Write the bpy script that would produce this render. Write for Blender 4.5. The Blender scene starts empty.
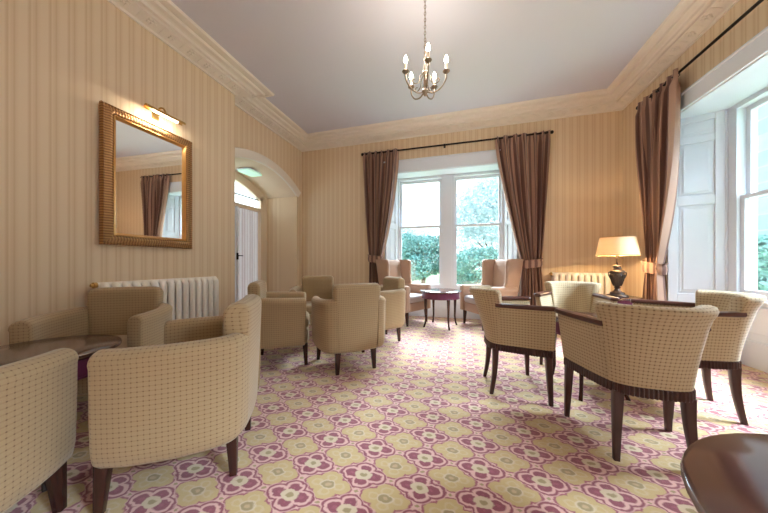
import bpy, math, random
import numpy as np
from mathutils import Vector, Matrix
PI = math.pi
scene = bpy.context.scene
COL = scene.collection

# ------------------------------------------------------------------ camera
cam_d = bpy.data.cameras.new('camera')
cam_d.sensor_width = 36.0
cam_d.sensor_fit = 'HORIZONTAL'
cam_d.lens = 36.0 * 268 / 768
cam_d.shift_y = 6.5 / 768
cam_d.clip_start = 0.02
cam_d.clip_end = 200
cam = bpy.data.objects.new('camera', cam_d)
COL.objects.link(cam)
cam.location = (0, 0, 1.0)
cam.rotation_euler = (PI / 2, 0, math.radians(16))
scene.camera = cam

# ------------------------------------------------------------------ world, daylight, exposure
scene.view_settings.view_transform = 'Standard'
scene.view_settings.look = 'None'
scene.view_settings.exposure = 1.12
scene.view_settings.gamma = 1.0
scene.view_settings.use_curve_mapping = False
world = bpy.data.worlds.new('overcast_sky')
scene.world = world
world.use_nodes = True
wn = world.node_tree.nodes
wn['Background'].inputs['Color'].default_value = (0.78, 0.91, 1.0, 1)
wn['Background'].inputs['Strength'].default_value = 2.0


def area_light(name, loc, target, sx, sy, power, color):
    d = bpy.data.lights.new(name, 'AREA')
    d.shape = 'RECTANGLE'
    d.size, d.size_y, d.energy, d.color = sx, sy, power, color
    d.spread = math.radians(75)
    o = bpy.data.objects.new(name, d)
    COL.objects.link(o)
    o.location = loc
    o.rotation_euler = (Vector(target) - Vector(loc)).to_track_quat('-Z', 'Y').to_euler()
    return o


DAY = (0.74, 0.87, 1.0)
area_light('daylight_garden', (-0.2, 8.2, 4.9), (-0.2, 4.6, 0.9), 4.5, 2.6, 400, DAY)
area_light('daylight_side', (5.3, 2.7, 4.6), (1.6, 2.7, 0.6), 3.2, 2.4, 300, DAY)
area_light('foreground_fill', (5.3, -0.7, 4.6), (1.2, -0.7, 0.6), 3.0, 2.4, 760, DAY)  # fill added to brighten the foreground, through the added window behind the camera
BULB_POWER = 7.0
LAMP_POWER = 11.0
PICTURE_POWER = 1.2

# ------------------------------------------------------------------ node helpers


def srgb(r, g, b):
    def f(c):
        c /= 255.0
        return c / 12.92 if c <= 0.04045 else ((c + 0.055) / 1.055) ** 2.4
    return (f(r), f(g), f(b), 1.0)


class NT:
    def __init__(self, name):
        self.m = bpy.data.materials.new(name)
        self.m.use_nodes = True
        self.t = self.m.node_tree
        self.b = self.t.nodes['Principled BSDF']
        self.out = self.t.nodes['Material Output']

    def n(self, typ, **kw):
        nd = self.t.nodes.new(typ)
        for k, v in kw.items():
            setattr(nd, k, v)
        return nd

    def link(self, a, b):
        self.t.links.new(a, b)

    def val(self, sock, v):
        if hasattr(v, 'is_output'):
            self.link(v, sock)
        else:
            sock.default_value = v

    def math(self, op, a, b=None, c=None):
        nd = self.n('ShaderNodeMath', operation=op)
        self.val(nd.inputs[0], a)
        if b is not None:
            self.val(nd.inputs[1], b)
        if c is not None:
            self.val(nd.inputs[2], c)
        return nd.outputs[0]

    def mix(self, fac, a, b):
        nd = self.n('ShaderNodeMix', data_type='RGBA')
        self.val(nd.inputs[0], fac)
        self.val(nd.inputs[6], a)
        self.val(nd.inputs[7], b)
        return nd.outputs[2]

    def noise(self, scale, detail=3.0, vec=None, rough=0.55):
        nd = self.n('ShaderNodeTexNoise')
        nd.inputs['Scale'].default_value = scale
        nd.inputs['Detail'].default_value = detail
        nd.inputs['Roughness'].default_value = rough
        if vec is not None:
            self.link(vec, nd.inputs['Vector'])
        return nd.outputs['Fac']

    def coords(self, which='Object'):
        return self.n('ShaderNodeTexCoord').outputs[which]

    def sep(self, v):
        s = self.n('ShaderNodeSeparateXYZ')
        self.link(v, s.inputs[0])
        return s.outputs

    def ramp(self, fac, stops, interp='LINEAR'):
        nd = self.n('ShaderNodeValToRGB')
        cr = nd.color_ramp
        cr.interpolation = interp
        while len(cr.elements) < len(stops):
            cr.elements.new(0.5)
        for e, (p, c) in zip(cr.elements, stops):
            e.position = p
            e.color = c
        self.link(fac, nd.inputs[0])
        return nd.outputs[0]

    def bump(self, h, strength=0.3, dist=0.01):
        nd = self.n('ShaderNodeBump')
        nd.inputs['Strength'].default_value = strength
        nd.inputs['Distance'].default_value = dist
        self.link(h, nd.inputs['Height'])
        self.link(nd.outputs[0], self.b.inputs['Normal'])

    def base(self, c):
        self.val(self.b.inputs['Base Color'], c)

    def set(self, **kw):
        names = dict(rough='Roughness', metal='Metallic', sheen='Sheen Weight', spec='Specular IOR Level',
                     trans='Transmission Weight', coat='Coat Weight')
        for k, v in kw.items():
            self.b.inputs[names[k]].default_value = v
        return self.m


def simple(name, col, rough=0.5, metal=0.0, nscale=None, namt=0.12, **kw):
    t = NT(name)
    if nscale:
        f = t.noise(nscale, 4.0, t.coords())
        dark = tuple(c * (1 - namt) for c in col[:3]) + (1,)
        lite = tuple(min(1, c * (1 + namt)) for c in col[:3]) + (1,)
        t.base(t.mix(f, dark, lite))
    else:
        t.base(col)
    return t.set(rough=rough, metal=metal, **kw)


def wood_mat(name, c0, c1, rough):
    t = NT(name)
    mp = t.n('ShaderNodeMapping')
    mp.inputs['Scale'].default_value = (3, 26, 26)
    t.link(t.coords('UV'), mp.inputs[0])
    f = t.noise(2.2, 5.0, mp.outputs[0])
    t.base(t.mix(f, c0, c1))
    return t.set(rough=rough)


def fabric_mat(name, base, line, knot, period, wl=0.16, lstr=0.55):
    t = NT(name)
    u, v, _ = t.sep(t.coords('UV'))

    def mask(c):
        f = t.math('FRACT', t.math('DIVIDE', c, period))
        d = t.math('ABSOLUTE', t.math('SUBTRACT', f, 0.5))
        mr = t.n('ShaderNodeMapRange')
        mr.interpolation_type = 'SMOOTHSTEP'
        t.link(d, mr.inputs[0])
        mr.inputs[1].default_value = wl
        mr.inputs[2].default_value = wl * 0.45
        return mr.outputs[0]
    mu, mv = mask(u), mask(v)
    one = t.math('MAXIMUM', t.math('MULTIPLY', mu, 0.55), mv)
    both = t.math('MULTIPLY', mu, mv)
    nz = t.noise(260, 2.0, t.coords('UV'))
    basec = t.mix(nz, tuple(c * 0.9 for c in base[:3]) + (1,), tuple(min(1, c * 1.1) for c in base[:3]) + (1,))
    c = t.mix(t.math('MULTIPLY', one, lstr), basec, line)
    c = t.mix(t.math('MULTIPLY', both, 0.85), c, knot)
    t.base(c)
    t.bump(nz, 0.12, 0.002)
    return t.set(rough=0.9, sheen=0.25, spec=0.15)


def wallpaper_mat(name, axis):
    t = NT(name)
    xyz = t.sep(t.coords())
    f = t.math('FRACT', t.math('DIVIDE', xyz[axis], 0.098))
    A, B, C = srgb(232, 210, 180), srgb(226, 201, 168), srgb(216, 188, 153)
    col = t.ramp(f, [(0.0, A), (0.30, A), (0.34, B), (0.44, C), (0.49, B), (0.53, A), (0.60, B), (0.66, B), (0.74, C),
                     (0.80, B), (0.97, A)])
    nz = t.noise(3.0, 3.0, t.coords())
    col = t.mix(t.math('MULTIPLY', nz, 0.18), col, srgb(230, 200, 156))
    t.base(col)
    return t.set(rough=0.62, spec=0.3)


def carpet_mat():
    t = NT('patterned_carpet')
    x, y, _ = t.sep(t.coords())
    pos = t.coords()
    wob = t.n('ShaderNodeTexNoise')
    wob.inputs['Scale'].default_value = 38
    t.link(pos, wob.inputs['Vector'])
    w = t.math('MULTIPLY', t.math('SUBTRACT', wob.outputs['Fac'], 0.5), 0.10)
    u0 = t.math('ADD', t.math('DIVIDE', t.math('ADD', x, 0.71), 0.267), w)
    v0 = t.math('ADD', t.math('DIVIDE', t.math('SUBTRACT', y, 1.0), 0.19), w)

    def local(c, off):
        f = t.math('FRACT', t.math('ADD', c, 40.5 + off))
        return t.math('ABSOLUTE', t.math('SUBTRACT', f, 0.5))

    def hyp(a, b):
        return t.math('SQRT', t.math('ADD', t.math('MULTIPLY', a, a), t.math('MULTIPLY', b, b)))

    def quat(off, c, vshift=0.0):
        a, b = local(u0, off), local(v0, off)
        d1 = hyp(t.math('SUBTRACT', a, c), b)
        d2 = hyp(a, t.math('SUBTRACT', b, c))
        return t.math('MINIMUM', d1, t.math('ADD', d2, vshift)), hyp(a, b), a, b

    def band(d, lo, hi):
        s = 0.012

        def step(edge, up):
            mr = t.n('ShaderNodeMapRange')
            t.link(d, mr.inputs[0])
            mr.inputs[1].default_value = edge - s if up else edge + s
            mr.inputs[2].default_value = edge + s if up else edge - s
            return mr.outputs[0]
        h = step(hi, False)
        return h if lo is None else t.math('MULTIPLY', h, step(lo, True))
    crim, crim2 = srgb(132, 30, 68), srgb(150, 56, 86)
    pink, gold, olive = srgb(219, 172, 164), srgb(196, 168, 112), srgb(152, 132, 88)
    cream = srgb(208, 188, 156)
    bg = srgb(212, 178, 156)
    # ground with gold and olive flecks between the medallions
    flk = t.noise(60, 3.0, pos)
    col = t.mix(t.ramp(flk, [(0.50, (0, 0, 0, 1)), (0.60, (1, 1, 1, 1))]), bg, srgb(188, 158, 96))
    ax, ay = local(u0, 0.5), local(v0, 0.0)
    bx, by = local(u0, 0.0), local(v0, 0.5)
    dia = t.math('MINIMUM', t.math('ADD', ax, ay), t.math('ADD', bx, by))
    col = t.mix(band(dia, None, 0.10), col, pink)
    col = t.mix(band(dia, None, 0.04), col, olive)
    # gold medallion
    d, r, a, b = quat(0.5, 0.20)
    col = t.mix(band(d, None, 0.255), col, pink)
    col = t.mix(band(d, None, 0.232), col, crim2)
    col = t.mix(band(d, None, 0.196), col, gold)
    col = t.mix(t.math('MULTIPLY', band(d, 0.06, 0.10), 0.45), col, cream)
    col = t.mix(band(r, None, 0.135), col, cream)
    col = t.mix(band(r, None, 0.105), col, olive)
    col = t.mix(band(r, None, 0.045), col, srgb(190, 160, 120))
    # crimson medallion
    d, r, a, b = quat(0.0, 0.20, 0.02)
    col = t.mix(band(d, None, 0.245), col, pink)
    col = t.mix(band(d, None, 0.228), col, crim)
    col = t.mix(band(d, None, 0.183), col, pink)
    col = t.mix(band(d, None, 0.128), col, crim)
    col = t.mix(band(d, None, 0.04), col, crim2)
    col = t.mix(band(r, None, 0.150), col, cream)
    col = t.mix(band(r, None, 0.060), col, olive)
    pile = t.noise(420, 2.0, pos)
    col = t.mix(t.math('MULTIPLY', pile, 0.22), col, srgb(196, 168, 140))
    t.base(col)
    t.bump(pile, 0.35, 0.004)
    return t.set(rough=0.9, sheen=0.45, spec=0.15)


def glass_mat():
    t = NT('window_glass')
    tr = t.n('ShaderNodeBsdfTransparent')
    tr.inputs[0].default_value = (0.97, 0.99, 0.99, 1)
    gl = t.n('ShaderNodeBsdfGlossy')
    gl.inputs['Roughness'].default_value = 0.02
    mx = t.n('ShaderNodeMixShader')
    mx.inputs[0].default_value = 0.07
    t.link(tr.outputs[0], mx.inputs[1])
    t.link(gl.outputs[0], mx.inputs[2])
    t.link(mx.outputs[0], t.out.inputs[0])
    return t.m


def emit_mat(name, col, strength):
    t = NT(name)
    t.base(col)
    t.b.inputs['Emission Color'].default_value = col
    t.b.inputs['Emission Strength'].default_value = strength
    return t.m


def translucent_mat(name, col, fac, stripes=False):
    t = NT(name)
    c = col
    if stripes:
        y = t.sep(t.coords())[1]
        f = t.math('FRACT', t.math('DIVIDE', y, 0.062))
        c = t.ramp(f, [(0.0, srgb(214, 208, 206)), (0.5, srgb(214, 208, 206)), (0.62, srgb(196, 182, 180)),
                       (0.85, srgb(196, 182, 180)), (1.0, srgb(214, 208, 206))])
    df = t.n('ShaderNodeBsdfDiffuse')
    tl = t.n('ShaderNodeBsdfTranslucent')
    t.val(df.inputs[0], c)
    t.val(tl.inputs[0], c)
    mx = t.n('ShaderNodeMixShader')
    mx.inputs[0].default_value = fac
    t.link(df.outputs[0], mx.inputs[1])
    t.link(tl.outputs[0], mx.inputs[2])
    t.link(mx.outputs[0], t.out.inputs[0])
    return t.m


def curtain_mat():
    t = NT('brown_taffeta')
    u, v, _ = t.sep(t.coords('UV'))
    f = t.math('FRACT', t.math('DIVIDE', u, 0.085))  # woven stripes, contrast raised to paint in light and shade of the folds
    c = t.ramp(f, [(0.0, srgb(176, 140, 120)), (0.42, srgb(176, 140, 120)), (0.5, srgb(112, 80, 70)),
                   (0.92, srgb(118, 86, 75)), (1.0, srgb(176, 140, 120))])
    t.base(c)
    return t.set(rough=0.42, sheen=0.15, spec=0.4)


def stone_mat():
    t = NT('pale_stone_blocks')
    br = t.n('ShaderNodeTexBrick')
    mp = t.n('ShaderNodeMapping')
    t.link(t.coords('UV'), mp.inputs[0])
    t.link(mp.outputs[0], br.inputs['Vector'])
    br.inputs['Color1'].default_value = srgb(176, 192, 212)
    br.inputs['Color2'].default_value = srgb(150, 168, 190)
    br.inputs['Mortar'].default_value = srgb(192, 204, 218)
    br.inputs['Scale'].default_value = 1.0
    br.inputs['Brick Width'].default_value = 0.75
    br.inputs['Row Height'].default_value = 0.34
    br.inputs['Mortar Size'].default_value = 0.014
    nz = t.noise(5.0, 6.0, t.coords('UV'))
    c = t.mix(t.math('MULTIPLY', nz, 0.8), br.outputs['Color'], srgb(124, 144, 168))
    t.base(c)
    return t.set(rough=0.9)


def leaf_mat(name, a, b):
    t = NT(name)
    nz = t.noise(1.4, 5.0, t.coords())
    c = t.mix(t.ramp(nz, [(0.35, (0, 0, 0, 1)), (0.65, (1, 1, 1, 1))]), a, b)
    t.base(c)
    return t.set(rough=0.6, spec=0.4)


M = {}
M['carpet'] = carpet_mat()
M['paper_y'] = wallpaper_mat('striped_wallpaper_side', 1)
M['paper_x'] = wallpaper_mat('striped_wallpaper_end', 0)
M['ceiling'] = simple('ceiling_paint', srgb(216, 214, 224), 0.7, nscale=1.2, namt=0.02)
M['cornice'] = simple('cornice_paint', srgb(240, 230, 216), 0.6, nscale=20, namt=0.03)
M['cream'] = simple('cream_paint', srgb(234, 214, 186), 0.5, nscale=6, namt=0.02)
M['white'] = simple('white_gloss_paint', srgb(226, 232, 240), 0.3, nscale=8, namt=0.015)
M['radiator'] = simple('radiator_enamel', srgb(244, 236, 224), 0.35, nscale=8, namt=0.02)
M['glass'] = glass_mat()
M['tub'] = fabric_mat('tan_check_weave', srgb(175, 151, 116), srgb(148, 116, 84), srgb(112, 86, 66), 0.019, 0.16, 0.36)
M['rail'] = fabric_mat('cream_check_weave', srgb(194, 174, 142), srgb(168, 143, 108), srgb(104, 78, 54), 0.0195, 0.2, 0.5)
M['wing'] = simple('salmon_weave', srgb(180, 147, 124), 0.85, nscale=120, namt=0.1, sheen=0.3)
M['wing_daylit'] = simple('salmon_weave_daylit', srgb(186, 176, 176), 0.85, nscale=120, namt=0.06, sheen=0.3)  # the chair's salmon weave, paled: window light on the seat painted in
M['mahogany'] = wood_mat('dark_mahogany', srgb(42, 22, 17), srgb(72, 38, 28), 0.26)
M['table_top'] = wood_mat('polished_mahogany', srgb(62, 38, 35), srgb(84, 52, 46), 0.2)
for k_, v_ in (('IOR', 1.9), ('Specular IOR Level', 0.7), ('Roughness', 0.14)):
    M['table_top'].node_tree.nodes['Principled BSDF'].inputs[k_].default_value = v_
M['purple'] = wood_mat('purple_stain', srgb(88, 32, 62), srgb(112, 46, 82), 0.35)
M['legwood'] = wood_mat('leg_mahogany', srgb(58, 32, 26), srgb(84, 50, 42), 0.35)
M['railwood'] = wood_mat('arm_rail_mahogany', srgb(62, 32, 26), srgb(98, 56, 46), 0.28)
M['curtain'] = curtain_mat()
M['iron'] = simple('black_iron', srgb(40, 34, 32), 0.4, 0.7)
M['bronze'] = simple('dark_bronze', srgb(96, 84, 76), 0.4, 0.8, nscale=30, namt=0.3)
M['silver'] = simple('antique_silver', srgb(160, 146, 130), 0.3, 0.9)
M['brass'] = simple('brass', srgb(205, 165, 100), 0.28, 0.95)
M['gilt_dark'] = None
M['mirror'] = simple('mirror_silver', (0.93, 0.94, 0.94, 1), 0.015, 1.0)
M['shade'] = translucent_mat('lamp_shade_silk', srgb(246, 226, 192), 0.17)
M['blind'] = translucent_mat('striped_net', srgb(215, 208, 206), 0.5, True)
M['bulb'] = emit_mat('flame_bulb_glow', (1.0, 0.86, 0.66, 1), 20.0)
M['tube'] = emit_mat('picture_light_glow', (1.0, 0.93, 0.80, 1), 6.0)
M['green_glow'] = emit_mat('pale_green_light', (0.62, 1.0, 0.80, 1), 0.2)
M['candle'] = simple('ivory_candle_tube', srgb(240, 226, 204), 0.5)
M['stone'] = stone_mat()
M['lawn'] = leaf_mat('lawn_green', srgb(140, 172, 128), srgb(170, 196, 150))
M['leaf_teal'] = leaf_mat('bluish_leaves', srgb(108, 162, 162), srgb(148, 192, 188))
M['leaf_hazed'] = leaf_mat('hazed_leaves', srgb(190, 210, 216), srgb(212, 226, 232))  # garden haze painted into the leaf colour
M['bark'] = simple('bark', srgb(96, 84, 72), 0.9, nscale=12, namt=0.3)


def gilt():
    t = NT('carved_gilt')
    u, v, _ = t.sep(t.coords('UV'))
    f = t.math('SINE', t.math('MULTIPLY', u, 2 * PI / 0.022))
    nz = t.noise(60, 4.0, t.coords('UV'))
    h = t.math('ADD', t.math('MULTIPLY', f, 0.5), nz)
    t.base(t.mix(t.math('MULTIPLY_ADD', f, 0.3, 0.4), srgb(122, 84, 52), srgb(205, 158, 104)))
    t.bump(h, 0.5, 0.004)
    return t.set(rough=0.36, metal=0.75)


M['gilt_dark'] = gilt()
M['gilt'] = simple('bright_gilt', srgb(226, 178, 112), 0.3, 0.85, nscale=40, namt=0.1)

# ------------------------------------------------------------------ mesh helpers


class MB:
    def __init__(self):
        self.v, self.f, self.uv = [], [], []

    def face(self, idx, uv=None):
        self.f.append(tuple(idx))
        self.uv.append(uv)

    def box(self, a, b):
        x0, y0, z0 = a
        x1, y1, z1 = b
        return self.hexa([(x0, y0), (x1, y0), (x1, y1), (x0, y1)], z0, z1)

    def hexa(self, plan, z0, z1):
        """prism over a plan polygon (counter-clockwise)"""
        n = len(plan)
        k = len(self.v)
        self.v += [(x, y, z0) for x, y in plan] + [(x, y, z1) for x, y in plan]
        self.face(list(range(k + n - 1, k - 1, -1)))
        self.face(list(range(k + n, k + 2 * n)))
        for i in range(n):
            j = (i + 1) % n
            self.face([k + i, k + j, k + n + j, k + n + i])

    def obox(self, c, ax, ay, az):
        """oriented box: centre and three half-axis vectors"""
        c, ax, ay, az = map(Vector, (c, ax, ay, az))
        k = len(self.v)
        for s in (-1, 1):
            for (p, q) in ((-1, -1), (1, -1), (1, 1), (-1, 1)):
                self.v.append(tuple(c + ax * p + ay * q + az * s))
        fs = [(3, 2, 1, 0), (4, 5, 6, 7), (0, 1, 5, 4), (1, 2, 6, 5), (2, 3, 7, 6), (3, 0, 4, 7)]
        flip = ax.cross(ay).dot(az) < 0
        for f in fs:
            self.face([k + i for i in (reversed(f) if flip else f)])

    def loft(self, rings, closed=True, cap=True, loop=False, v0=0.0):
        """skin a list of rings (equal point counts); UV in metres: u along rings, v round the ring"""
        n = len(rings[0])
        k = len(self.v)
        for r in rings:
            self.v += [tuple(p) for p in r]
        m = len(rings)
        mid = rings[m // 2]
        vs = [v0]
        for i in range(n):
            vs.append(vs[-1] + (Vector(mid[(i + 1) % n]) - Vector(mid[i])).length)
        us = [0.0]
        step = max(1, n // 8)
        for j in range(m):
            a, b = rings[j], rings[(j + 1) % m]
            d = [(Vector(b[i]) - Vector(a[i])).length for i in range(0, n, step)]
            us.append(us[-1] + sum(d) / len(d))
        for j in range(m if loop else m - 1):
            j2 = (j + 1) % m
            for i in range(n if closed else n - 1):
                i2 = (i + 1) % n
                self.face([k + j * n + i, k + j * n + i2, k + j2 * n + i2, k + j2 * n + i],
                          [(us[j], vs[i]), (us[j], vs[i + 1]), (us[j + 1], vs[i + 1]), (us[j + 1], vs[i])])
        if cap and closed and not loop:
            self.face(list(range(k + n - 1, k - 1, -1)))
            self.face(list(range(k + (m - 1) * n, k + m * n)))

    def tube(self, pts, rad, n=8, loop=False):
        pts = [Vector(p) for p in pts]
        m = len(pts)
        if not hasattr(rad, '__len__'):
            rad = [rad] * m
        rings = []
        ref = None
        for i in range(m):
            if loop:
                t = (pts[(i + 1) % m] - pts[i - 1]).normalized()
            else:
                t = (pts[min(i + 1, m - 1)] - pts[max(i - 1, 0)]).normalized()
            if ref is None:
                ref = Vector((0, 0, 1)) if abs(t.z) < 0.9 else Vector((1, 0, 0))
            a = (ref - t * ref.dot(t)).normalized()
            b = t.cross(a)
            ref = a
            rings.append([pts[i] + (a * math.cos(2 * PI * q / n) + b * math.sin(2 * PI * q / n)) * rad[i] for q in range(n)])
        self.loft(rings, loop=loop)

    def lathe(self, prof, n=24, c=(0, 0, 0), cap=True):
        rings = [[(c[0] + r * math.cos(2 * PI * i / n), c[1] + r * math.sin(2 * PI * i / n), c[2] + z) for i in range(n)]
                 for r, z in prof]
        self.loft(rings, cap=cap)

    def ball(self, c, r, n=12, sz=1.0):
        prof = [(r * math.sin(PI * i / 8) + 1e-4, -r * sz * math.cos(PI * i / 8)) for i in range(9)]
        self.lathe(prof, n, c)

    def build(self, name, mat, parent=None, smooth=True, angle=40, bevel=0.0):
        me = bpy.data.meshes.new(name)
        me.from_pydata([tuple(p) for p in self.v], [], self.f)
        uvl = me.uv_layers.new(name='UVMap')
        li = 0
        data = np.zeros(len(me.loops) * 2, dtype=np.float32)
        for f, uv in zip(self.f, self.uv):
            if uv is None:
                p = [Vector(self.v[i]) for i in f]
                nx = ny = nz = 0.0
                for i in range(len(p)):
                    a, b = p[i], p[(i + 1) % len(p)]
                    nx += (a.y - b.y) * (a.z + b.z)
                    ny += (a.z - b.z) * (a.x + b.x)
                    nz += (a.x - b.x) * (a.y + b.y)
                ax, ay, az = abs(nx), abs(ny), abs(nz)
                if az >= ax and az >= ay:
                    uv = [(q.x, q.y) for q in p]
                elif ax >= ay:
                    uv = [(q.y, q.z) for q in p]
                else:
                    uv = [(q.x, q.z) for q in p]
            for (a, b) in uv:
                data[li * 2] = a
                data[li * 2 + 1] = b
                li += 1
        uvl.data.foreach_set('uv', data)
        me.update()
        if smooth:
            me.shade_smooth()
            me.set_sharp_from_angle(angle=math.radians(angle))
        me.materials.append(mat)
        o = bpy.data.objects.new(name, me)
        COL.objects.link(o)
        if parent is not None:
            o.parent = parent
        if bevel:
            bm = o.modifiers.new('bevel', 'BEVEL')
            bm.width = bevel
            bm.segments = 2
            bm.limit_method = 'ANGLE'
        return o


def tag(o, label=None, cat=None, group=None, kind=None):
    if label:
        o['label'] = label
    if cat:
        o['category'] = cat
    if group:
        o['group'] = group
    if kind:
        o['kind'] = kind
    return o


def thing(name, label, cat, loc=(0, 0, 0), rz=0.0, group=None):
    o = bpy.data.objects.new(name, None)
    COL.objects.link(o)
    o.empty_display_size = 0.1
    o.location = loc
    o.rotation_euler = (0, 0, rz)
    return tag(o, label, cat, group)


def struct(name, mb, mat, parent=None, smooth=False, bevel=0.0, angle=40):
    o = mb.build(name, mat, parent, smooth=smooth, bevel=bevel, angle=angle)
    if parent is None:
        o['kind'] = 'structure'
    return o


def copy_tree(o, parent=None):
    c = o.copy()
    COL.objects.link(c)
    if parent is not None:
        c.parent = parent
    for ch in list(o.children):
        copy_tree(ch, c)
    return c


def put(src, first, label, loc, rzdeg, group=None):
    o = src if first else copy_tree(src)
    o.location = loc
    o.rotation_euler = (0, 0, math.radians(rzdeg))
    o['label'] = label
    if group:
        o['group'] = group
    return o


def catmull(pts, n):
    """n points, equally spaced by length, on a smooth curve through pts"""
    P = [np.array(p, float) for p in pts]
    Q = [2 * P[0] - P[1]] + P + [2 * P[-1] - P[-2]]
    out = []
    for i in range(1, len(Q) - 2):
        for k in range(24):
            t = k / 24.0
            a, b, c, d = Q[i - 1], Q[i], Q[i + 1], Q[i + 2]
            out.append(0.5 * ((2 * b) + (c - a) * t + (2 * a - 5 * b + 4 * c - d) * t * t + (3 * b - a - 3 * c + d) * t ** 3))
    out.append(P[-1])
    out = np.array(out)
    L = np.concatenate([[0], np.cumsum(np.linalg.norm(np.diff(out, axis=0), axis=1))])
    s = np.linspace(0, L[-1], n)
    return np.stack([np.interp(s, L, out[:, k]) for k in range(out.shape[1])], 1)


def rrect(hx, hy, r, n=4):
    pts = []
    for cx, cy, a0 in ((hx - r, hy - r, 0), (-hx + r, hy - r, 90), (-hx + r, -hy + r, 180), (hx - r, -hy + r, 270)):
        for i in range(n + 1):
            a = math.radians(a0 + 90 * i / n)
            pts.append((cx + r * math.cos(a), cy + r * math.sin(a)))
    return pts


def pillow(mb, plan_fn, z0, z1, r, n=4):
    """soft-edged slab; plan_fn(inset) gives the plan outline"""
    rings = []
    for i in range(n + 1):
        a = PI / 2 * i / n
        rings.append([(x, y, z0 + r * (1 - math.sin(a))) for x, y in plan_fn(r * (1 - math.cos(a)))][::1])
    rings = rings[::-1]
    rings = []
    for i in range(n + 1):
        a = PI / 2 * i / n
        rings.append([(x, y, z0 + r - r * math.cos(a)) for x, y in plan_fn(r - r * math.sin(a))])
    for i in range(n + 1):
        a = PI / 2 * i / n
        rings.append([(x, y, z1 - r + r * math.sin(a)) for x, y in plan_fn(r - r * math.cos(a))])
    mb.loft(rings)


def taper_leg(mb, p0, p1, w0, w1, mid=None, n=6):
    """square tapered leg from top p0 to foot p1, optional sideways bow"""
    rings = []
    p0, p1 = Vector(p0), Vector(p1)
    for i in range(n + 1):
        t = i / n
        c = p0.lerp(p1, t)
        if mid is not None:
            c += Vector(mid) * (4 * t * (1 - t))
        w = (w0 + (w1 - w0) * t) / 2
        rings.append([(c.x + x, c.y + y, c.z) for x, y in rrect(w, w, w * 0.3, 2)][::-1])
    mb.loft(rings)


# ------------------------------------------------------------------ the room
XL, XB, XR = -3.08, -2.90, 2.284          # recessed left wall, chimney breast, right wall
YB, YJ, YR = 4.74, 2.89, -2.2             # back wall, breast corner, rear wall
ZC = 3.40
YW, XW = 5.05, 2.70                       # window planes
YN0, YN1 = 2.89, 4.57                     # arched niche
XN = -3.80

mb = MB()
mb.box((-4.1, YR - 0.2, -0.12), (3.0, 5.45, 0.0))
struct('floor', mb, M['carpet'])
mb = MB()
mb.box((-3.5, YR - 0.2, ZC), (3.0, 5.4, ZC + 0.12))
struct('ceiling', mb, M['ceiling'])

# left wall: breast in front, recessed wall with the arched opening behind it
mb = MB()
mb.box((-3.45, YR - 0.2, 0), (XB, YJ, ZC))
struct('wall_breast', mb, M['paper_y'])
ARC_Y, ARC_R, ARC_Z = 3.63, 1.60, 1.005


def arch_z(y, R=ARC_R, zc=ARC_Z):
    return zc + math.sqrt(max(0.0, R * R - (y - ARC_Y) ** 2))


NA = 28
ya = [YN0 + (YN1 - YN0) * i / NA for i in range(NA + 1)]
mb = MB()
k = 0
for y0, y1 in zip(ya[:-1], ya[1:]):        # wall above the arch
    kk = len(mb.v)
    for x in (XL, XL - 0.12):
        mb.v += [(x, y0, arch_z(y0)), (x, y1, arch_z(y1)), (x, y1, ZC), (x, y0, ZC)]
    mb.face([kk + 3, kk + 2, kk + 1, kk])
    mb.face([kk + 4, kk + 5, kk + 6, kk + 7])
mb.box((-3.45, YN1, 0), (XL, 5.4, ZC))
struct('wall_left', mb, M['paper_y'])
# niche: curved soffit, side jambs, back wall with an arched window
mb = MB()
for y0, y1 in zip(ya[:-1], ya[1:]):
    kk = len(mb.v)
    mb.v += [(XL - .001, y0, arch_z(y0)), (XN, y0, arch_z(y0)), (XN, y1, arch_z(y1)), (XL - .001, y1, arch_z(y1)),
             (XL - .001, y0, arch_z(y0) + .1), (XN, y0, arch_z(y0) + .1), (XN, y1, arch_z(y1) + .1), (XL - .001, y1, arch_z(y1) + .1)]
    mb.face([kk, kk + 1, kk + 2, kk + 3])
    mb.face([kk + 7, kk + 6, kk + 5, kk + 4])
struct('trim_1', mb, M['cream'], smooth=True)
mb = MB()
mb.box((XN - 0.1, YN1, 0), (-3.45, YN1 + 0.12, 2.45))
mb.box((XN - 0.1, YN0 - 0.12, 0), (-3.45, YN0, 2.75))
struct('wall_niche', mb, M['paper_x'])
# plaster band round the arch
mb = MB()
rings = []
for y in np.linspace(YN0 + 0.005, YN1 + 0.02, 34):
    zi = arch_z(min(y, YN1)) - 0.004
    ang = math.atan2(y - ARC_Y, zi - ARC_Z)
    dy, dz = math.sin(ang), math.cos(ang)
    pts = []
    for w, px in ((0, -0.02), (0, 0.022), (0.02, 0.03), (0.10, 0.03), (0.118, 0.038), (0.128, 0.03), (0.13, -0.02)):
        pts.append((XL + px, max(YN0 + 0.003, y + dy * w), zi + dz * w))
    rings.append(pts)
mb.loft(rings)
struct('trim_2', mb, M['cornice'], smooth=True)
# arched window and striped net at the back of the niche
mb = MB()
FY0, FY1 = YN0, 4.50


def arc2(y):
    return arch_z(y) - 0.03


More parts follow.
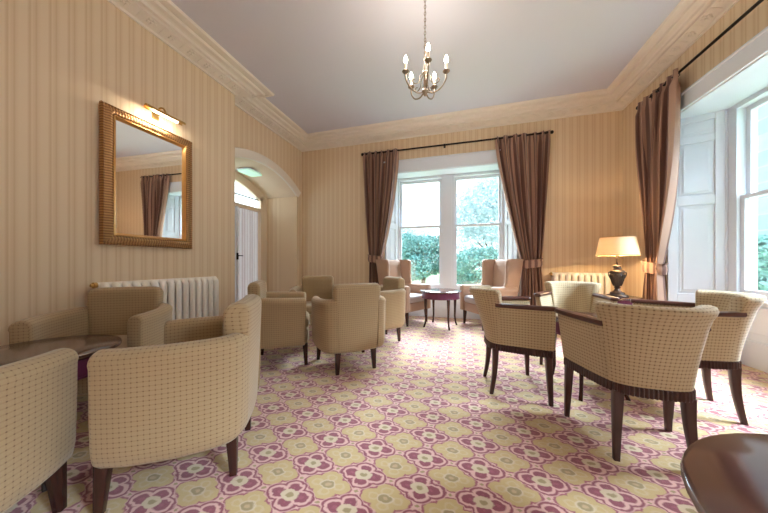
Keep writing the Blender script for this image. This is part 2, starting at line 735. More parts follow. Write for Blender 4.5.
ys2 = np.linspace(FY0, YN1, 30)
for y0, y1 in zip(ys2[:-1], ys2[1:]):      # head of the frame following the curve
    kk = len(mb.v)

    def ins(y):
        yy = FY0 + (y - FY0) * (4.40 - FY0) / (YN1 - FY0)
        return yy, arch_z(yy) - 0.13 - 0.09 * max(0, (yy - 3.63))
    a0, a1 = ins(y0), ins(y1)
    for x in (XN + 0.02, XN - 0.05):
        mb.v += [(x, a0[0], a0[1]), (x, a1[0], a1[1]), (x, y1, arch_z(y1) + .02), (x, y0, arch_z(y0) + .02)]
    mb.face([kk + 3, kk + 2, kk + 1, kk])
    mb.face([kk + 4, kk + 5, kk + 6, kk + 7])
    mb.face([kk, kk + 1, kk + 5, kk + 4])
mb.box((XN - 0.05, 4.40, 0), (XN + 0.02, YN1, 2.29))
mb.box((XN - 0.05, FY0, 0), (XN + 0.02, FY0 + 0.08, 2.4))
mb.box((XN - 0.05, FY0, 2.0), (XN + 0.03, 4.42, 2.06))
struct('window_1', mb, M['cream'])
w1 = bpy.data.objects['window_1']
mb = MB()
mb.box((XN - 0.035, 3.80, 0.02), (XN + 0.012, 3.855, 2.0))
mb.box((XN - 0.035, FY0 + .08, 0.02), (XN + 0.012, 4.40, 0.14))
mb.build('door_stile', M['white'], w1, smooth=False)
mb = MB()
mb.box((XN - 0.03, FY0 + .05, 2.22), (XN - 0.012, 4.40, 2.238))
mb.build('glazing_bar', M['iron'], w1, smooth=False)
mb = MB()
mb.box((XN + 0.012, 3.81, 1.06), (XN + 0.03, 3.84, 1.18))
mb.tube([(XN + 0.03, 3.825, 1.13), (XN + 0.06, 3.825, 1.13), (XN + 0.065, 3.90, 1.13)], 0.009, 8)
mb.build('door_handle', M['iron'], w1)
mb = MB()
mb.box((XN - 0.024, FY0 + .06, 2.05), (XN - 0.018, 4.41, 2.6))
mb.build('window_pane', M['glass'], w1, smooth=False)
mb = MB()
rings = []
for i in range(90):
    y = FY0 + 0.09 + (4.42 - FY0 - 0.09) * i / 89
    x = XN - 0.06 + 0.008 * math.sin(i * 1.1)
    rings.append([(x, y, 0.05), (x, y, 2.02), (x - 0.004, y, 2.02), (x - 0.004, y, 0.05)])
mb.loft(rings)
tag(mb.build('net_blind', M['blind'], None), 'white vertically striped net blind behind the arched opening beside the breast', 'blind')
mb = MB()
ly, lz = 3.62, arch_z(3.62)
t = thing('soffit_light', 'small oblong light glowing pale green on the arch soffit', 'light', (-3.52, 3.84, arch_z(3.84)))
mb = MB()
pillow(mb, lambda i: rrect(0.13 - i, 0.17 - i, 0.06 - i * .9), -0.035, -0.004, 0.008)
mb.build('diffuser', M['green_glow'], t)
mb = MB()
pillow(mb, lambda i: rrect(0.15 - i, 0.19 - i, 0.07 - i * .9), -0.016, 0.0, 0.004)
mb.build('rim', M['white'], t)

# back wall with the splayed window opening
BX0, BX1, BW0, BW1, BH = -1.35, 0.90, -1.20, 0.76, 2.635
mb = MB()
mb.hexa([(XL, YB), (BX0, YB), (BW0, 5.14), (BW0, 5.40), (XL, 5.40)], 0, ZC)
mb.hexa([(BX1, YB), (XR, YB), (XR, 5.40), (BW1, 5.40), (BW1, 5.14)], 0, ZC)
mb.hexa([(BX0, YB), (BX1, YB), (BW1, 5.14), (BW1, 5.40), (BW0, 5.40), (BW0, 5.14)], BH, ZC)
struct('wall_back', mb, M['paper_x'])

# right wall: splayed window opening, plus an unseen one added to light the foreground
OPEN = [(1.80, 3.88, 1.95, 3.73), (-1.75, 0.33, -1.60, 0.18)]   # wall y0,y1 and window y0,y1; second opening is the added one
mb = MB()
XO = 2.95
RH = 2.63
mb.hexa([(XR, 3.88), (XO - .2, 3.73), (XO, 3.73), (XO, 5.40), (XR, 5.40)], 0, ZC)
mb.hexa([(XR, 0.33), (XO - .2, 0.18), (XO, 0.18), (XO, 1.95), (XO - .2, 1.95), (XR, 1.80)], 0, ZC)
mb.hexa([(XR, YR - .2), (XO, YR - .2), (XO, -1.60), (XO - .2, -1.60), (XR, -1.75)], 0, ZC)
for a0, a1, b0, b1 in OPEN:
    mb.hexa([(XR, a0), (XO - .2, b0), (XO, b0), (XO, b1), (XO - .2, b1), (XR, a1)], RH, ZC)
struct('wall_right', mb, M['paper_y'])
mb = MB()
mb.box((-3.45, YR - 0.2, 0), (XR, YR, ZC))
struct('wall_rear', mb, M['paper_x'])

# cornice swept round the room
CP = [(-0.002, 3.238), (0.020, 3.238), (0.024, 3.258), (0.034, 3.262), (0.140, 3.292), (0.142, 3.318), (0.160, 3.318), (0.162, 3.304), (0.184, 3.310),
      (0.188, 3.338), (0.205, 3.348), (0.240, 3.352), (0.243, 3.340), (0.258, 3.344), (0.262, 3.374), (0.296, 3.376), (0.300, 3.366), (0.340, 3.374), (0.352, 3.402), (-0.002, 3.402)]
path = [((XB, YR), (1, 1)), ((XB, YJ), (1, 1)), ((XL, YJ), (1, 1)), ((XL, YB), (1, -1)), ((XR, YB), (-1, -1)), ((XR, YR), (-1, 1)), ]


def cornice_ring(p, d, first):
    return [(p[0] + d[0] * o, p[1] + d[1] * o, z) for o, z in CP]


mb = MB()
rings = [cornice_ring(p, d, 0) for p, d in path]
mb.loft(rings, loop=True)
# rosettes set along the sloping band


def rosette_row(p, q, nrm, sp=0.19):
    p, q = Vector(p), Vector(q)
    L = (q - p).length
    n = int(L / sp)
    d = (q - p).normalized()
    nv = Vector(nrm)
    sl = (nv * 0.115 + Vector((0, 0, 0.038))).normalized()
    up = Vector((0, 0, -1)) * 0.95 + nv * 0.31
    for i in range(n):
        c = p + d * ((i + 0.5) * L / n) + nv * 0.088 + Vector((0, 0, 3.281))
        for a in range(5):
            an = 2 * PI * a / 5
            e = c + d * (0.025 * math.cos(an)) + sl * (0.025 * math.sin(an))
            mb.obox(e, d * 0.012, sl * 0.012, up * 0.016)
        mb.obox(c, d * 0.009, sl * 0.009, up * 0.028)
        e = c + d * (0.5 * L / n)
        mb.obox(e, d * 0.006, sl * 0.04, up * 0.010)


rosette_row((XB, YR, 0), (XB, YJ + 0.02, 0), (1, 0, 0))
rosette_row((XL, YJ + 0.12, 0), (XL, YB - 0.1, 0), (1, 0, 0))
rosette_row((XL + 0.1, YB, 0), (XR - 0.1, YB, 0), (0, -1, 0))
rosette_row((XR, YB - 0.1, 0), (XR, YR, 0), (-1, 0, 0))
struct('trim_3', mb, M['cornice'])

# baseboards


def baseboard(name, p, q, nrm):
    mb = MB()
    p, q, nv = Vector(p), Vector(q), Vector(nrm)
    prof = [(0, 0), (0.024, 0), (0.024, 0.15), (0.018, 0.17), (0.014, 0.20), (0.006, 0.215), (0, 0.215)]
    mb.loft([[tuple(e + nv * o + Vector((0, 0, z))) for o, z in prof] for e in (p, q)])
    struct(name, mb, M['white'])


baseboard('baseboard_breast', (XB, YR, 0), (XB, YJ, 0), (1, 0, 0))
baseboard('baseboard_left', (XL, YN1, 0), (XL, YB, 0), (1, 0, 0))
baseboard('baseboard_back', (XL, YB, 0), (BX0, YB, 0), (0, -1, 0))
baseboard('baseboard_corner', (BX1, YB, 0), (XR, YB, 0), (0, -1, 0))
baseboard('baseboard_right', (XR, YB, 0), (XR, 3.88, 0), (-1, 0, 0))
baseboard('baseboard_side', (XR, 1.80, 0), (XR, 0.33, 0), (-1, 0, 0))
baseboard('baseboard_rear', (XB, YR, 0), (XR, YR, 0), (0, 1, 0))


# window joinery; fr maps (along, depth outward, z) to the world
def panel_set(mb, a, b, z0, z1, rails, off):
    """panelled shutter leaf standing between plan points a and b, face towards the room side 'off'"""
    a, b, off = Vector((*a, 0)), Vector((*b, 0)), Vector((*off, 0)).normalized()
    d = (b - a)
    L = d.length
    d.normalize()
    th = 0.018

    def bar(u0, u1, za, zb, o0, o1):
        c = a + d * ((u0 + u1) / 2) + off * ((o0 + o1) / 2) + Vector((0, 0, (za + zb) / 2))
        mb.obox(c, d * ((u1 - u0) / 2), off * ((o1 - o0) / 2), Vector((0, 0, (zb - za) / 2)))
    bar(0, L, z0, z1, 0.0, th)
    st = 0.075
    bar(0, st, z0, z1, th, th + 0.016)
    bar(L - st, L, z0, z1, th, th + 0.016)
    for za, zb in rails:
        bar(st, L - st, za, zb, th, th + 0.016)
    gaps = [(rails[i][1], rails[i + 1][0]) for i in range(len(rails) - 1)]
    for za, zb in gaps:
        if zb - za > 0.12:
            bar(st + 0.018, L - st - 0.018, za + 0.018, zb - 0.018, th, th + 0.006)
            bar(st + 0.045, L - st - 0.045, za + 0.045, zb - 0.045, th + 0.006, th + 0.013)


RAILS = [(0.0, 0.22), (0.56, 0.66), (1.64, 1.74), (2.32, 2.39), (2.55, 2.63)]
# back window
mb = MB()
panel_set(mb, (BX0 + 0.004, YB + .005), (BW0 + 0.004, YW), 0, BH, RAILS, (1, -.45))
panel_set(mb, (BX1 - 0.004, YB + .005), (BW1 - 0.004, YW), 0, BH, RAILS, (-1, -.45))
mb.hexa([(BX0, YB), (BX1, YB), (BW1, YW), (BW0, YW)], BH - 0.012, BH)
mb.box((BX0 - 0.14, YB - 0.025, BH), (BX1 + 0.14, YB, BH + 0.215))
mb.box((BX0 - 0.15, YB - 0.04, BH + 0.19), (BX1 + 0.15, YB, BH + 0.215))
struct('trim_4', mb, M['white'], bevel=0.003)


def sash_window(name, axis, plane, a0, a1, z0, z1, bays, midz):
    """box frame, sashes and panes; axis 'x' looks along y, axis 'y' looks along x"""
    def bx(mb, u0, u1, d0, d1, za, zb):
        if axis == 'x':
            mb.box((u0, plane + d0, za), (u1, plane + d1, zb))
        else:
            mb.box((plane + d0, u0, za), (plane + d1, u1, zb))
    mb = MB()
    bx(mb, a0, a1, 0.0, 0.14, z1 - 0.055, z1)
    bx(mb, a0, a1, 0.0, 0.14, z0 - 0.04, z0)
    bx(mb, a0 - .02, a1 + .02, -0.05, 0.16, z0 - 0.06, z0 - 0.02)
    edges = [a0] + [e for b in bays for e in b] + [a1]
    for i in range(0, len(edges), 2):
        bx(mb, edges[i], edges[i + 1], 0.0, 0.14, z0, z1 - 0.055)
        if edges[i + 1] - edges[i] > 0.16:      # stepped face of the wide mullion
            bx(mb, edges[i] + 0.045, edges[i + 1] - 0.045, -0.02, 0.0, z0, z1 - 0.055)
    bx(mb, a0 - 0.05, a0 + 0.03, -0.018, 0.0, z0, z1)
    bx(mb, a1 - 0.03, a1 + 0.05, -0.018, 0.0, z0, z1)
    root = struct(name, mb, M['white'], bevel=0.003)
    for (u0, u1) in bays:
        for up in (0, 1):
            za, zb = (midz - 0.02, z1 - 0.055) if up else (z0, midz + 0.02)
            d0 = 0.075 if up else 0.03
            mb = MB()
            s = 0.042
            bx(mb, u0, u0 + s, d0, d0 + 0.04, za, zb)
            bx(mb, u1 - s, u1, d0, d0 + 0.04, za, zb)
            bx(mb, u0 + s, u1 - s, d0, d0 + 0.04, zb - (0.042 if not up else 0.05), zb)
            bx(mb, u0 + s, u1 - s, d0, d0 + 0.04, za, za + (0.042 if up else 0.075))
            sash = mb.build('sash', M['white'], root, smooth=False, bevel=0.003)
            mb = MB()
            bx(mb, u0 + s - .004, u1 - s + .004, d0 + 0.018, d0 + 0.022, za + .03, zb - .03)
            mb.build('window_pane', M['glass'], sash, smooth=False)
    return root


sash_window('window_2', 'x', YW, BW0, BW1, 0.53, BH, [(-1.145, -0.345), (-0.115, 0.685)], 1.685)
mb = MB()        # panelled apron below the sill
mb.box((BW0, YW, 0), (BW1, YW + 0.09, 0.5))
for u0, u1 in ((-1.15, -0.28), (-0.18, 0.70)):
    mb.box((u0, YW - 0.014, 0.26), (u1, YW, 0.46))
mb.box((BW0, YW - 0.024, 0), (BW1, YW, 0.19))
struct('trim_5', mb, M['white'], bevel=0.004)
# right window, then the added one behind the camera that lets light in
for i, (a0, a1, b0, b1) in enumerate(OPEN):
    mb = MB()
    panel_set(mb, (XR + .005, a1 - 0.004), (XW, b1 + 0.012), 0, RH, RAILS, (-.34, -1))
    panel_set(mb, (XR + .005, a0 + 0.004), (XW, b0 - 0.012), 0, RH, RAILS, (-.34, 1))
    mb.hexa([(XR, a0), (XW, b0), (XW, b1), (XR, a1)], RH - 0.012, RH)
    mb.box((XR - 0.025, a0 - 0.14, RH), (XR, a1 + 0.10, RH + 0.175))
    mb.box((XR - 0.04, a0 - 0.15, RH + 0.155), (XR, a1 + 0.11, RH + 0.175))
    struct('trim_%d' % (6 + 2 * i), mb, M['white'], bevel=0.003)
    mid = (b0 + b1) / 2
    sash_window('window_%d' % (3 + i), 'y', XW, b0, b1, 0.66, RH, [(b0 + 0.115, mid - 0.1), (mid + 0.1, b1 - 0.115)], 1.665)
    mb = MB()
    mb.box((XW, b0, 0), (XW + 0.09, b1, 0.62))
    for u0, u1 in ((b0 + 0.08, mid - 0.05), (mid + 0.05, b1 - 0.08)):
        mb.box((XW - 0.014, u0, 0.33), (XW, u1, 0.58))
    mb.box((XW - 0.026, b0, 0), (XW, b1, 0.25))
    struct('trim_%d' % (7 + 2 * i), mb, M['white'], bevel=0.004)


# ------------------------------------------------------------------ outside
mb = MB()
mb.box((-40, 5.5, -0.7), (40, 60, -0.42))
mb.box((3.0, -20, -0.7), (40, 5.5, -0.42))
tag(mb.build('lawn', M['lawn'], None, smooth=False), 'pale lawn outside the windows', 'lawn', kind='stuff')
mb = MB()
mb.box((6.2, -6.0, -0.4), (6.7, 14.0, 5.6))
mb.box((6.12, -6.0, 5.6), (6.78, 14.0, 5.75))
tag(mb.build('stone_wall', M['stone'], None, smooth=False), 'pale grey stone block wall outside the right window', 'wall')


def tree(name, label, cat, loc, blobs, trunk_h, trunk_r, mat, nleaf, size, seed, group=None):
    t = thing(name, label, cat, loc, 0, group)
    rng = np.random.default_rng(seed)
    mb = MB()
    mb.tube([(0, 0, 0), (0.05, 0.02, trunk_h * 0.5), (0, 0.05, trunk_h)], [trunk_r, trunk_r * .8, trunk_r * .5], 8)
    for a in range(5):
        an = 2 * PI * a / 5 + 0.3
        L = trunk_h * 0.6
        mb.tube([(0, 0, trunk_h * 0.7), (math.cos(an) * L * .5, math.sin(an) * L * .5, trunk_h * 1.1),
                 (math.cos(an) * L, math.sin(an) * L, trunk_h * 1.45)], [trunk_r * .4, trunk_r * .25, trunk_r * .1], 6)
    mb.build('trunk', M['bark'], t)
    mb = MB()
    tot = sum(b[3] ** 2 for b in blobs)
    for (bx, by, bz, br) in blobs:
        n = int(nleaf * br * br / tot)
        d = rng.normal(size=(n, 3))
        d /= np.linalg.norm(d, axis=1)[:, None]
        rad = br * rng.uniform(0.55, 1.06, n) ** 0.6
        c = d * rad[:, None] * np.array([1, 1, 0.85]) + np.array([bx, by, bz])
        e1 = rng.normal(size=(n, 3))
        e1 /= np.linalg.norm(e1, axis=1)[:, None]
        e2 = np.cross(e1, rng.normal(size=(n, 3)))
        e2 /= np.linalg.norm(e2, axis=1)[:, None]
        s = size * rng.uniform(0.6, 1.4, n)
        for i in range(n):
            k = len(mb.v)
            a, b = e1[i] * s[i], e2[i] * s[i] * 0.6
            mb.v += [tuple(c[i] - a), tuple(c[i] + b), tuple(c[i] + a), tuple(c[i] - b)]
            mb.face([k, k + 1, k + 2, k + 3], [(0, 0), (1, 0), (1, 1), (0, 1)])
    mb.build('foliage', mat, t, smooth=False)
    return t


def crown(seed, r, h, n, z0):
    rg = random.Random(seed)
    out = [(0, 0, z0 + h * .5, r * .8)]
    for i in range(n):
        a = rg.uniform(0, 2 * PI)
        q = rg.uniform(0.35, 0.8) * r
        out.append((math.cos(a) * q, math.sin(a) * q, z0 + rg.uniform(0.1, 0.95) * h, r * rg.uniform(.35, .55)))
    return out


tree('round_tree', 'tall round pale tree outside the right-hand sash of the garden window', 'tree', (2.0, 18.5, -.4), crown(3, 2.9, 4.4, 9, 2.2), 2.2, .2, M['leaf_hazed'], 14000, .085, 1)
tree('round_tree', 'bushy bluish tree outside the left-hand sash of the garden window', 'tree', (-2.1, 15.4, -.4), crown(5, 1.7, 1.6, 7, 1.0), 1.2, .14, M['leaf_teal'], 12000, .075, 2)
tree('round_tree', 'hazy pale tree far behind the bluish bush on the left', 'tree', (-5.6, 25, -.4), crown(6, 3.0, 2.6, 8, 1.6), 1.8, .2, M['leaf_hazed'], 9000, .11, 3)
tree('shrub', 'low dark bluish shrub below the tall pale tree', 'shrub', (0.6, 12.2, -.4), crown(7, 1.2, 1.3, 6, 0.6), .7, .07, M['leaf_teal'], 9000, .055, 4)
tree('shrub', 'low shrub at the far right of the garden window view', 'shrub', (3.6, 12.6, -.4), crown(8, 1.4, 1.6, 6, 0.6), .8, .08, M['leaf_teal'], 5000, .08, 5)
tree('climber', 'leafy climber growing at the foot of the stone wall', 'plant', (5.5, 6.6, -.4), crown(10, .40, 2.0, 6, 0.4), .8, .03, M['leaf_teal'], 1500, .06, 7)


# ------------------------------------------------------------------ radiators
def radiator(name, label, cat, loc, rz, n, sp, top, depth):
    """runs along local x; wall behind at +y"""
    t = thing(name, label, cat, loc, rz)
    mb = MB()
    r = sp * 0.40
    L = []
    z0, z1 = 0.10, top - r
    hy = depth / 2 - r
    cr = min(0.05, hy * .9)
    for x, y in rrect(hy, (z1 - z0 - 2 * r) / 2 + r, cr, 5):
        L.append((0, x, (z0 + z1) / 2 + y))
    # closed tube, flattened along x
    pts = [Vector(p) for p in L]
    m = len(pts)
    rings = []
    for i in range(m):
        tg = (pts[(i + 1) % m] - pts[i - 1]).normalized()
        a = Vector((1, 0, 0))
        b = tg.cross(a)
        rings.append([pts[i] + a * (r * math.cos(2 * PI * q / 10)) + b * (r * 0.8 * math.sin(2 * PI * q / 10)) for q in range(10)])
    mb.loft(rings, loop=True)
    mb.tube([(0, 0, z0 + .02), (0, 0, z1 - .0)], r * 0.8, 10)
    mb.tube([(-sp / 2, 0, z1 - 0.005), (sp / 2, 0, z1 - 0.005)], r * .95, 12)
    mb.tube([(-sp / 2, 0, z0 + 0.03), (sp / 2, 0, z0 + 0.03)], r * .9, 10)
    first = mb.build('section', M['radiator'], t)
    first.location = ((0 - (n - 1) / 2) * sp, 0, 0)
    for i in range(1, n):
        c = first.copy()
        COL.objects.link(c)
        c.parent = t
        c.location = ((i - (n - 1) / 2) * sp, 0, 0)
    for e in (-1, 1):
        x = e * (n - 1) / 2 * sp
        for y in (-hy, hy):
            mb = MB()
            taper_leg(mb, (x, y, 0.12), (x, y * 1.1, 0), 0.04, 0.045)
            mb.build('foot', M['radiator'], t)
    mb = MB()
    x = -((n - 1) / 2 * sp + sp * .5)
    mb.tube([(x, 0, z1), (x - 0.02, 0, z1)], r * .85, 12)
    mb.tube([(x - 0.02, 0, z1), (x - 0.035, 0, z1)], r * .45, 8)
    mb.build('end_plug', M['brass'], t)
    mb = MB()
    x = (n - 1) / 2 * sp + sp * .5
    mb.tube([(x, 0, z0 + .03), (x + 0.05, 0, z0 + .03), (x + .06, 0, z0 + .01), (x + .06, 0, 0.0)], 0.011, 8)
    mb.build('pipe', M['radiator'], t)
    return t


radiator('column_radiator', 'long white column radiator against the left wall below the mirror', 'radiator', (-2.80, 1.965, 0), -PI / 2 + PI, 15, 0.072, 0.85, 0.16)
radiator('column_radiator', 'short white column radiator on the back wall beside the lamp', 'radiator', (1.70, 4.62, 0), 0, 9, 0.082, 0.865, 0.15)


# ------------------------------------------------------------------ curtains and rods
def curtain(label, origin, ax, nv, ztop, zrod, ztie, top, tie, bot, seed, ease=1.6):
    """origin on the wall; ax = direction along wall, nv = into room; top/tie/bot = (left, right) offsets along ax"""
    t = thing('curtain', label, 'curtain', origin, 0)
    ax, nv = Vector(ax), Vector(nv)
    rg = random.Random(seed)
    NS, NP = 150, 6
    zs = list(np.linspace(ztop, ztie, 26)) + list(np.linspace(ztie, 0.015, 14))[1:]
    ph = [rg.uniform(-.75, .75) for _ in range(NP + 2)]
    am = [rg.uniform(0.55, 1.35) for _ in range(NP + 2)]
    rings = []
    wid = abs(top[1] - top[0])
    us = None
    for z in zs:
        if z >= ztie:
            w = (ztop - z) / (ztop - ztie)
            w2 = w ** ease
            l = top[0] + (tie[0] - top[0]) * w2
            r = top[1] + (tie[1] - top[1]) * w2
            amp = 0.046 + 0.014 * math.sin(w * PI) - 0.014 * w
        else:
            w = (ztie - z) / ztie
            q = 1 - (1 - w) ** 2
            l = tie[0] + (bot[0] - tie[0]) * q
            r = tie[1] + (bot[1] - tie[1]) * q
            amp = 0.032 + 0.018 * q
        if z > ztop - 0.10:
            amp = 0.022
        row = []
        for i in range(NS + 1):
            s = i / NS
            k = s * NP
            j = int(min(k, NP - 1e-6))
            p = ph[j] * (1 - (k - j)) + ph[j + 1] * (k - j)
            wv = math.sin(2 * PI * k + p * 2)
            aa = am[j] * (1 - (k - j)) + am[j + 1] * (k - j)
            d = 0.095 + amp * (aa * wv + 0.25 * math.sin(4 * PI * k + p * 5 + z * 1.2))
            d += 0.012 * math.sin(z * 3 + s * 9 + seed)
            xx = l + (r - l) * s + 0.35 * amp * math.cos(2 * PI * k + p * 2) * (1 if 0.02 < s < .98 else 0)
            row.append(ax * xx + nv * d + Vector((0, 0, z)))
        rings.append(row)
    mb = MB()
    n = NS + 1
    for row in rings:
        mb.v += [tuple(p) for p in row]
    for j in range(len(rings) - 1):
        for i in range(NS):
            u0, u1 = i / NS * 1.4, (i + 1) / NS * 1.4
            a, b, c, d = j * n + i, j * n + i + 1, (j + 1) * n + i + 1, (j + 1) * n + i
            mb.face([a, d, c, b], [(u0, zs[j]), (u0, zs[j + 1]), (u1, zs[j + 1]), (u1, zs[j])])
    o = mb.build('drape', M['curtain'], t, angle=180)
    so = o.modifiers.new('cloth', 'SOLIDIFY')
    so.thickness = 0.006
    so.offset = 0
    # tieback band
    mb = MB()
    c = (tie[0] + tie[1]) / 2
    hw = abs(tie[1] - tie[0]) / 2 + 0.012
    rings = []
    for i in range(48):
        a = 2 * PI * i / 48
        sq = 0.8 + 0.0 * math.sin(a)
        px = math.copysign(abs(math.cos(a)) ** sq, math.cos(a)) * hw
        py = math.copysign(abs(math.sin(a)) ** sq, math.sin(a)) * 0.070
        rf = 0.006 * math.sin(a * 14)
        ring = []
        for (o_, z) in ((0.004, -0.055), (0.010, -0.02), (0.010, 0.02), (0.004, 0.05), (0.014 + rf, 0.072), (0.008 + rf, 0.074), (-0.004, 0.05), (-0.004, -0.055)):
            sc = 1 + o_ / 0.09
            ring.append(ax * (c + px * sc) + nv * (0.088 + py * sc) + Vector((0, 0, ztie + z + 0.02 * math.cos(a) * (1 if tie[0] > 0 else -1))))
        rings.append(ring)
    mb.loft(rings, loop=True)
    mb.build('tieback', M['curtain'], t, angle=60)
    # rings that carry the heading on the rod
    for i in range(NP):
        mb = MB()
        s = (i + .5) / NP
        x = top[0] + (top[1] - top[0]) * s
        pts = [ax * x + nv * (0.085 + 0.024 * math.cos(2 * PI * q / 14)) + Vector((0, 0, zrod - 0.006 + 0.024 * math.sin(2 * PI * q / 14))) for q in range(14)]
        mb.tube(pts, 0.004, 6, loop=True)
        mb.build('curtain_ring', M['iron'], t)
    return t


def rod(label, origin, ax, nv, a0, a1, z, brackets):
    t = thing('curtain_rod', label, 'curtain rod', origin)
    ax, nv = Vector(ax), Vector(nv)
    mb = MB()
    mb.tube([ax * a0 + nv * 0.085 + Vector((0, 0, z)), ax * a1 + nv * 0.085 + Vector((0, 0, z))], 0.014, 10)
    mb.build('pole', M['iron'], t)
    for a, s in ((a0, -1), (a1, 1)):
        mb = MB()
        c = ax * a + nv * 0.085 + Vector((0, 0, z))
        mb.ball(c + ax * (s * 0.03), 0.027, 12)
        mb.tube([c, c + ax * (s * 0.014)], 0.019, 10)
        mb.build('finial', M['iron'], t)
    for a in brackets:
        mb = MB()
        c = ax * a
        mb.tube([c + Vector((0, 0, z)), c + nv * 0.085 + Vector((0, 0, z))], 0.007, 8)
        mb.obox(c + nv * 0.005 + Vector((0, 0, z)), ax * 0.016, nv * 0.005, Vector((0, 0, 0.018)))
        mb.tube([c + nv * .085 + ax * -.012 + Vector((0, 0, z)), c + nv * .085 + ax * .012 + Vector((0, 0, z))], 0.019, 10)
        mb.build('bracket', M['iron'], t)
    return t


OB = (0, YB, 0)
rod('black curtain rod with ball ends above the garden window', OB, (1, 0, 0), (0, -1, 0), -1.72, 1.31, 3.005, (-1.66, -0.27, 1.27))
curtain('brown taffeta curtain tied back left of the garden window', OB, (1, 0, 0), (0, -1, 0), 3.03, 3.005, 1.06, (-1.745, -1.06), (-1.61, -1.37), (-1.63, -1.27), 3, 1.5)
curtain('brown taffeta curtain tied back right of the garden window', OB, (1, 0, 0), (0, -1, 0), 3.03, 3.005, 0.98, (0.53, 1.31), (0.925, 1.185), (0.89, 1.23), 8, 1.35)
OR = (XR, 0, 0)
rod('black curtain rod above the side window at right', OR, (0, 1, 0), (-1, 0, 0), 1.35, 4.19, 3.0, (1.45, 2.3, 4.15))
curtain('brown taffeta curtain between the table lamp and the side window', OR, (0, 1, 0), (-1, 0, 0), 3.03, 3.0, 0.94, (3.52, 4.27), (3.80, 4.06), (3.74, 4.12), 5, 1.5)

# ------------------------------------------------------------------ mirror and picture light
t = thing('wall_mirror', 'gilt framed rectangular mirror hanging on the striped left wall', 'mirror', (XB + 0.012, 1.875, 1.155), math.radians(1.2))
MW, MH = 0.79, 1.185
tilt = 0.0


def mp_(u, w, z):
    """mirror frame space: u along wall, w off the wall, z up; leans forward a little at the top"""
    return (w * math.cos(tilt) + z * math.sin(tilt) + 0.004, u, z * math.cos(tilt) - w * math.sin(tilt))


def frame_sweep(mb, prof, inset=0.0):
    hw, hh = MW / 2 - inset, MH - inset
    cs = [(-hw, inset, 1, 1), (hw, inset, -1, 1), (hw, hh, -1, -1), (-hw, hh, 1, -1)]
    k = len(mb.v)
    n = len(prof)
    for cx, cz, sx, sz in cs:
        for o, w in prof:
            mb.v.append(mp_(cx + sx * o, w, cz + sz * o))
    for j in range(4):
        j2 = (j + 1) % 4
        L = (MW if j % 2 == 0 else MH) - 2 * inset
        for i in range(n):
            i2 = (i + 1) % n
            o0, o1 = prof[i][0], prof[i2][0]
            s0, s1 = prof[i][0] + prof[i][1], prof[i2][0] + prof[i2][1]
            mb.face([k + j * n + i, k + j * n + i2, k + j2 * n + i2, k + j2 * n + i],
                    [(o0, s0), (o1, s1), (L - o1, s1), (L - o0, s0)])


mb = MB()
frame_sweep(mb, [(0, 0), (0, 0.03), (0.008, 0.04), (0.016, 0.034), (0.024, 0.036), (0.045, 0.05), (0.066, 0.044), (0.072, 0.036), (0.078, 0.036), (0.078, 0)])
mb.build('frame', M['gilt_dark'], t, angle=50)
mb = MB()
frame_sweep(mb, [(0.078, 0.0), (0.078, 0.042), (0.086, 0.046), (0.100, 0.022), (0.104, 0.018), (0.104, 0.0)])
mb.build('inner_slip', M['gilt'], t, angle=30)
mb = MB()
k = len(mb.v)
for (u, z) in ((-MW / 2 + .1, .1), (MW / 2 - .1, .1), (MW / 2 - .1, MH - .1), (-MW / 2 + .1, MH - .1)):
    mb.v.append(mp_(u, 0.016, z))
    mb.v.append(mp_(u, 0.010, z))
mb.face([0, 2, 4, 6])
mb.face([7, 5, 3, 1])
for i in range(4):
    j = (i + 1) % 4
    mb.face([2 * i, 2 * i + 1, 2 * j + 1, 2 * j])
mb.build('mirror_glass', M['mirror'], t, smooth=False)

t = thing('picture_light', 'brass picture light glowing above the gilt mirror', 'light', (XB, 1.92, 2.43))
mb = MB()
mb.obox((0.006, 0.0, 0.03), (0.006, 0, 0), (0, 0.03, 0), (0, 0, 0.045))
mb.build('back_plate', M['brass'], t, bevel=0.003)
mb = MB()
mb.tube(catmull([(0.01, 0, 0.03), (0.06, 0.0, 0.085), (0.12, 0.0, 0.07), (0.145, 0, 0.015)], 12), 0.008, 8)
mb.build('arm', M['brass'], t)
mb = MB()
rings = []
for y in np.linspace(-0.175, 0.175, 3):
    ring = []
    for q in range(13):
        a = PI * (-0.12 + 1.24 * q / 12)
        ring.append((0.145 + 0.026 * math.cos(a), y, 0.0 + 0.026 * math.sin(a)))
    for q in range(12, -1, -1):
        a = PI * (-0.12 + 1.24 * q / 12)
        ring.append((0.145 + 0.022 * math.cos(a), y, 0.0 + 0.022 * math.sin(a)))
    rings.append(ring)
mb.loft(rings)
mb.build('shade', M['brass'], t)
mb = MB()
mb.tube([(0.145, -0.11, -0.002), (0.145, 0.11, -0.002)], 0.0155, 12)
mb.build('tube_lamp', M['tube'], t)
l = bpy.data.lights.new('picture_light_glow', 'AREA')
l.shape = 'RECTANGLE'
l.size, l.size_y, l.energy, l.color = 0.02, 0.26, PICTURE_POWER, (1, 0.90, 0.74)
lo = bpy.data.objects.new('picture_light_glow', l)
COL.objects.link(lo)
lo.location = (XB + 0.145, 1.92, 2.408)
zd = Vector((0.75, 0, 0.65)).normalized()
xd = Vector((0, 1, 0)).cross(zd)
lo.rotation_euler = Matrix((xd, Vector((0, 1, 0)), zd)).transposed().to_euler()

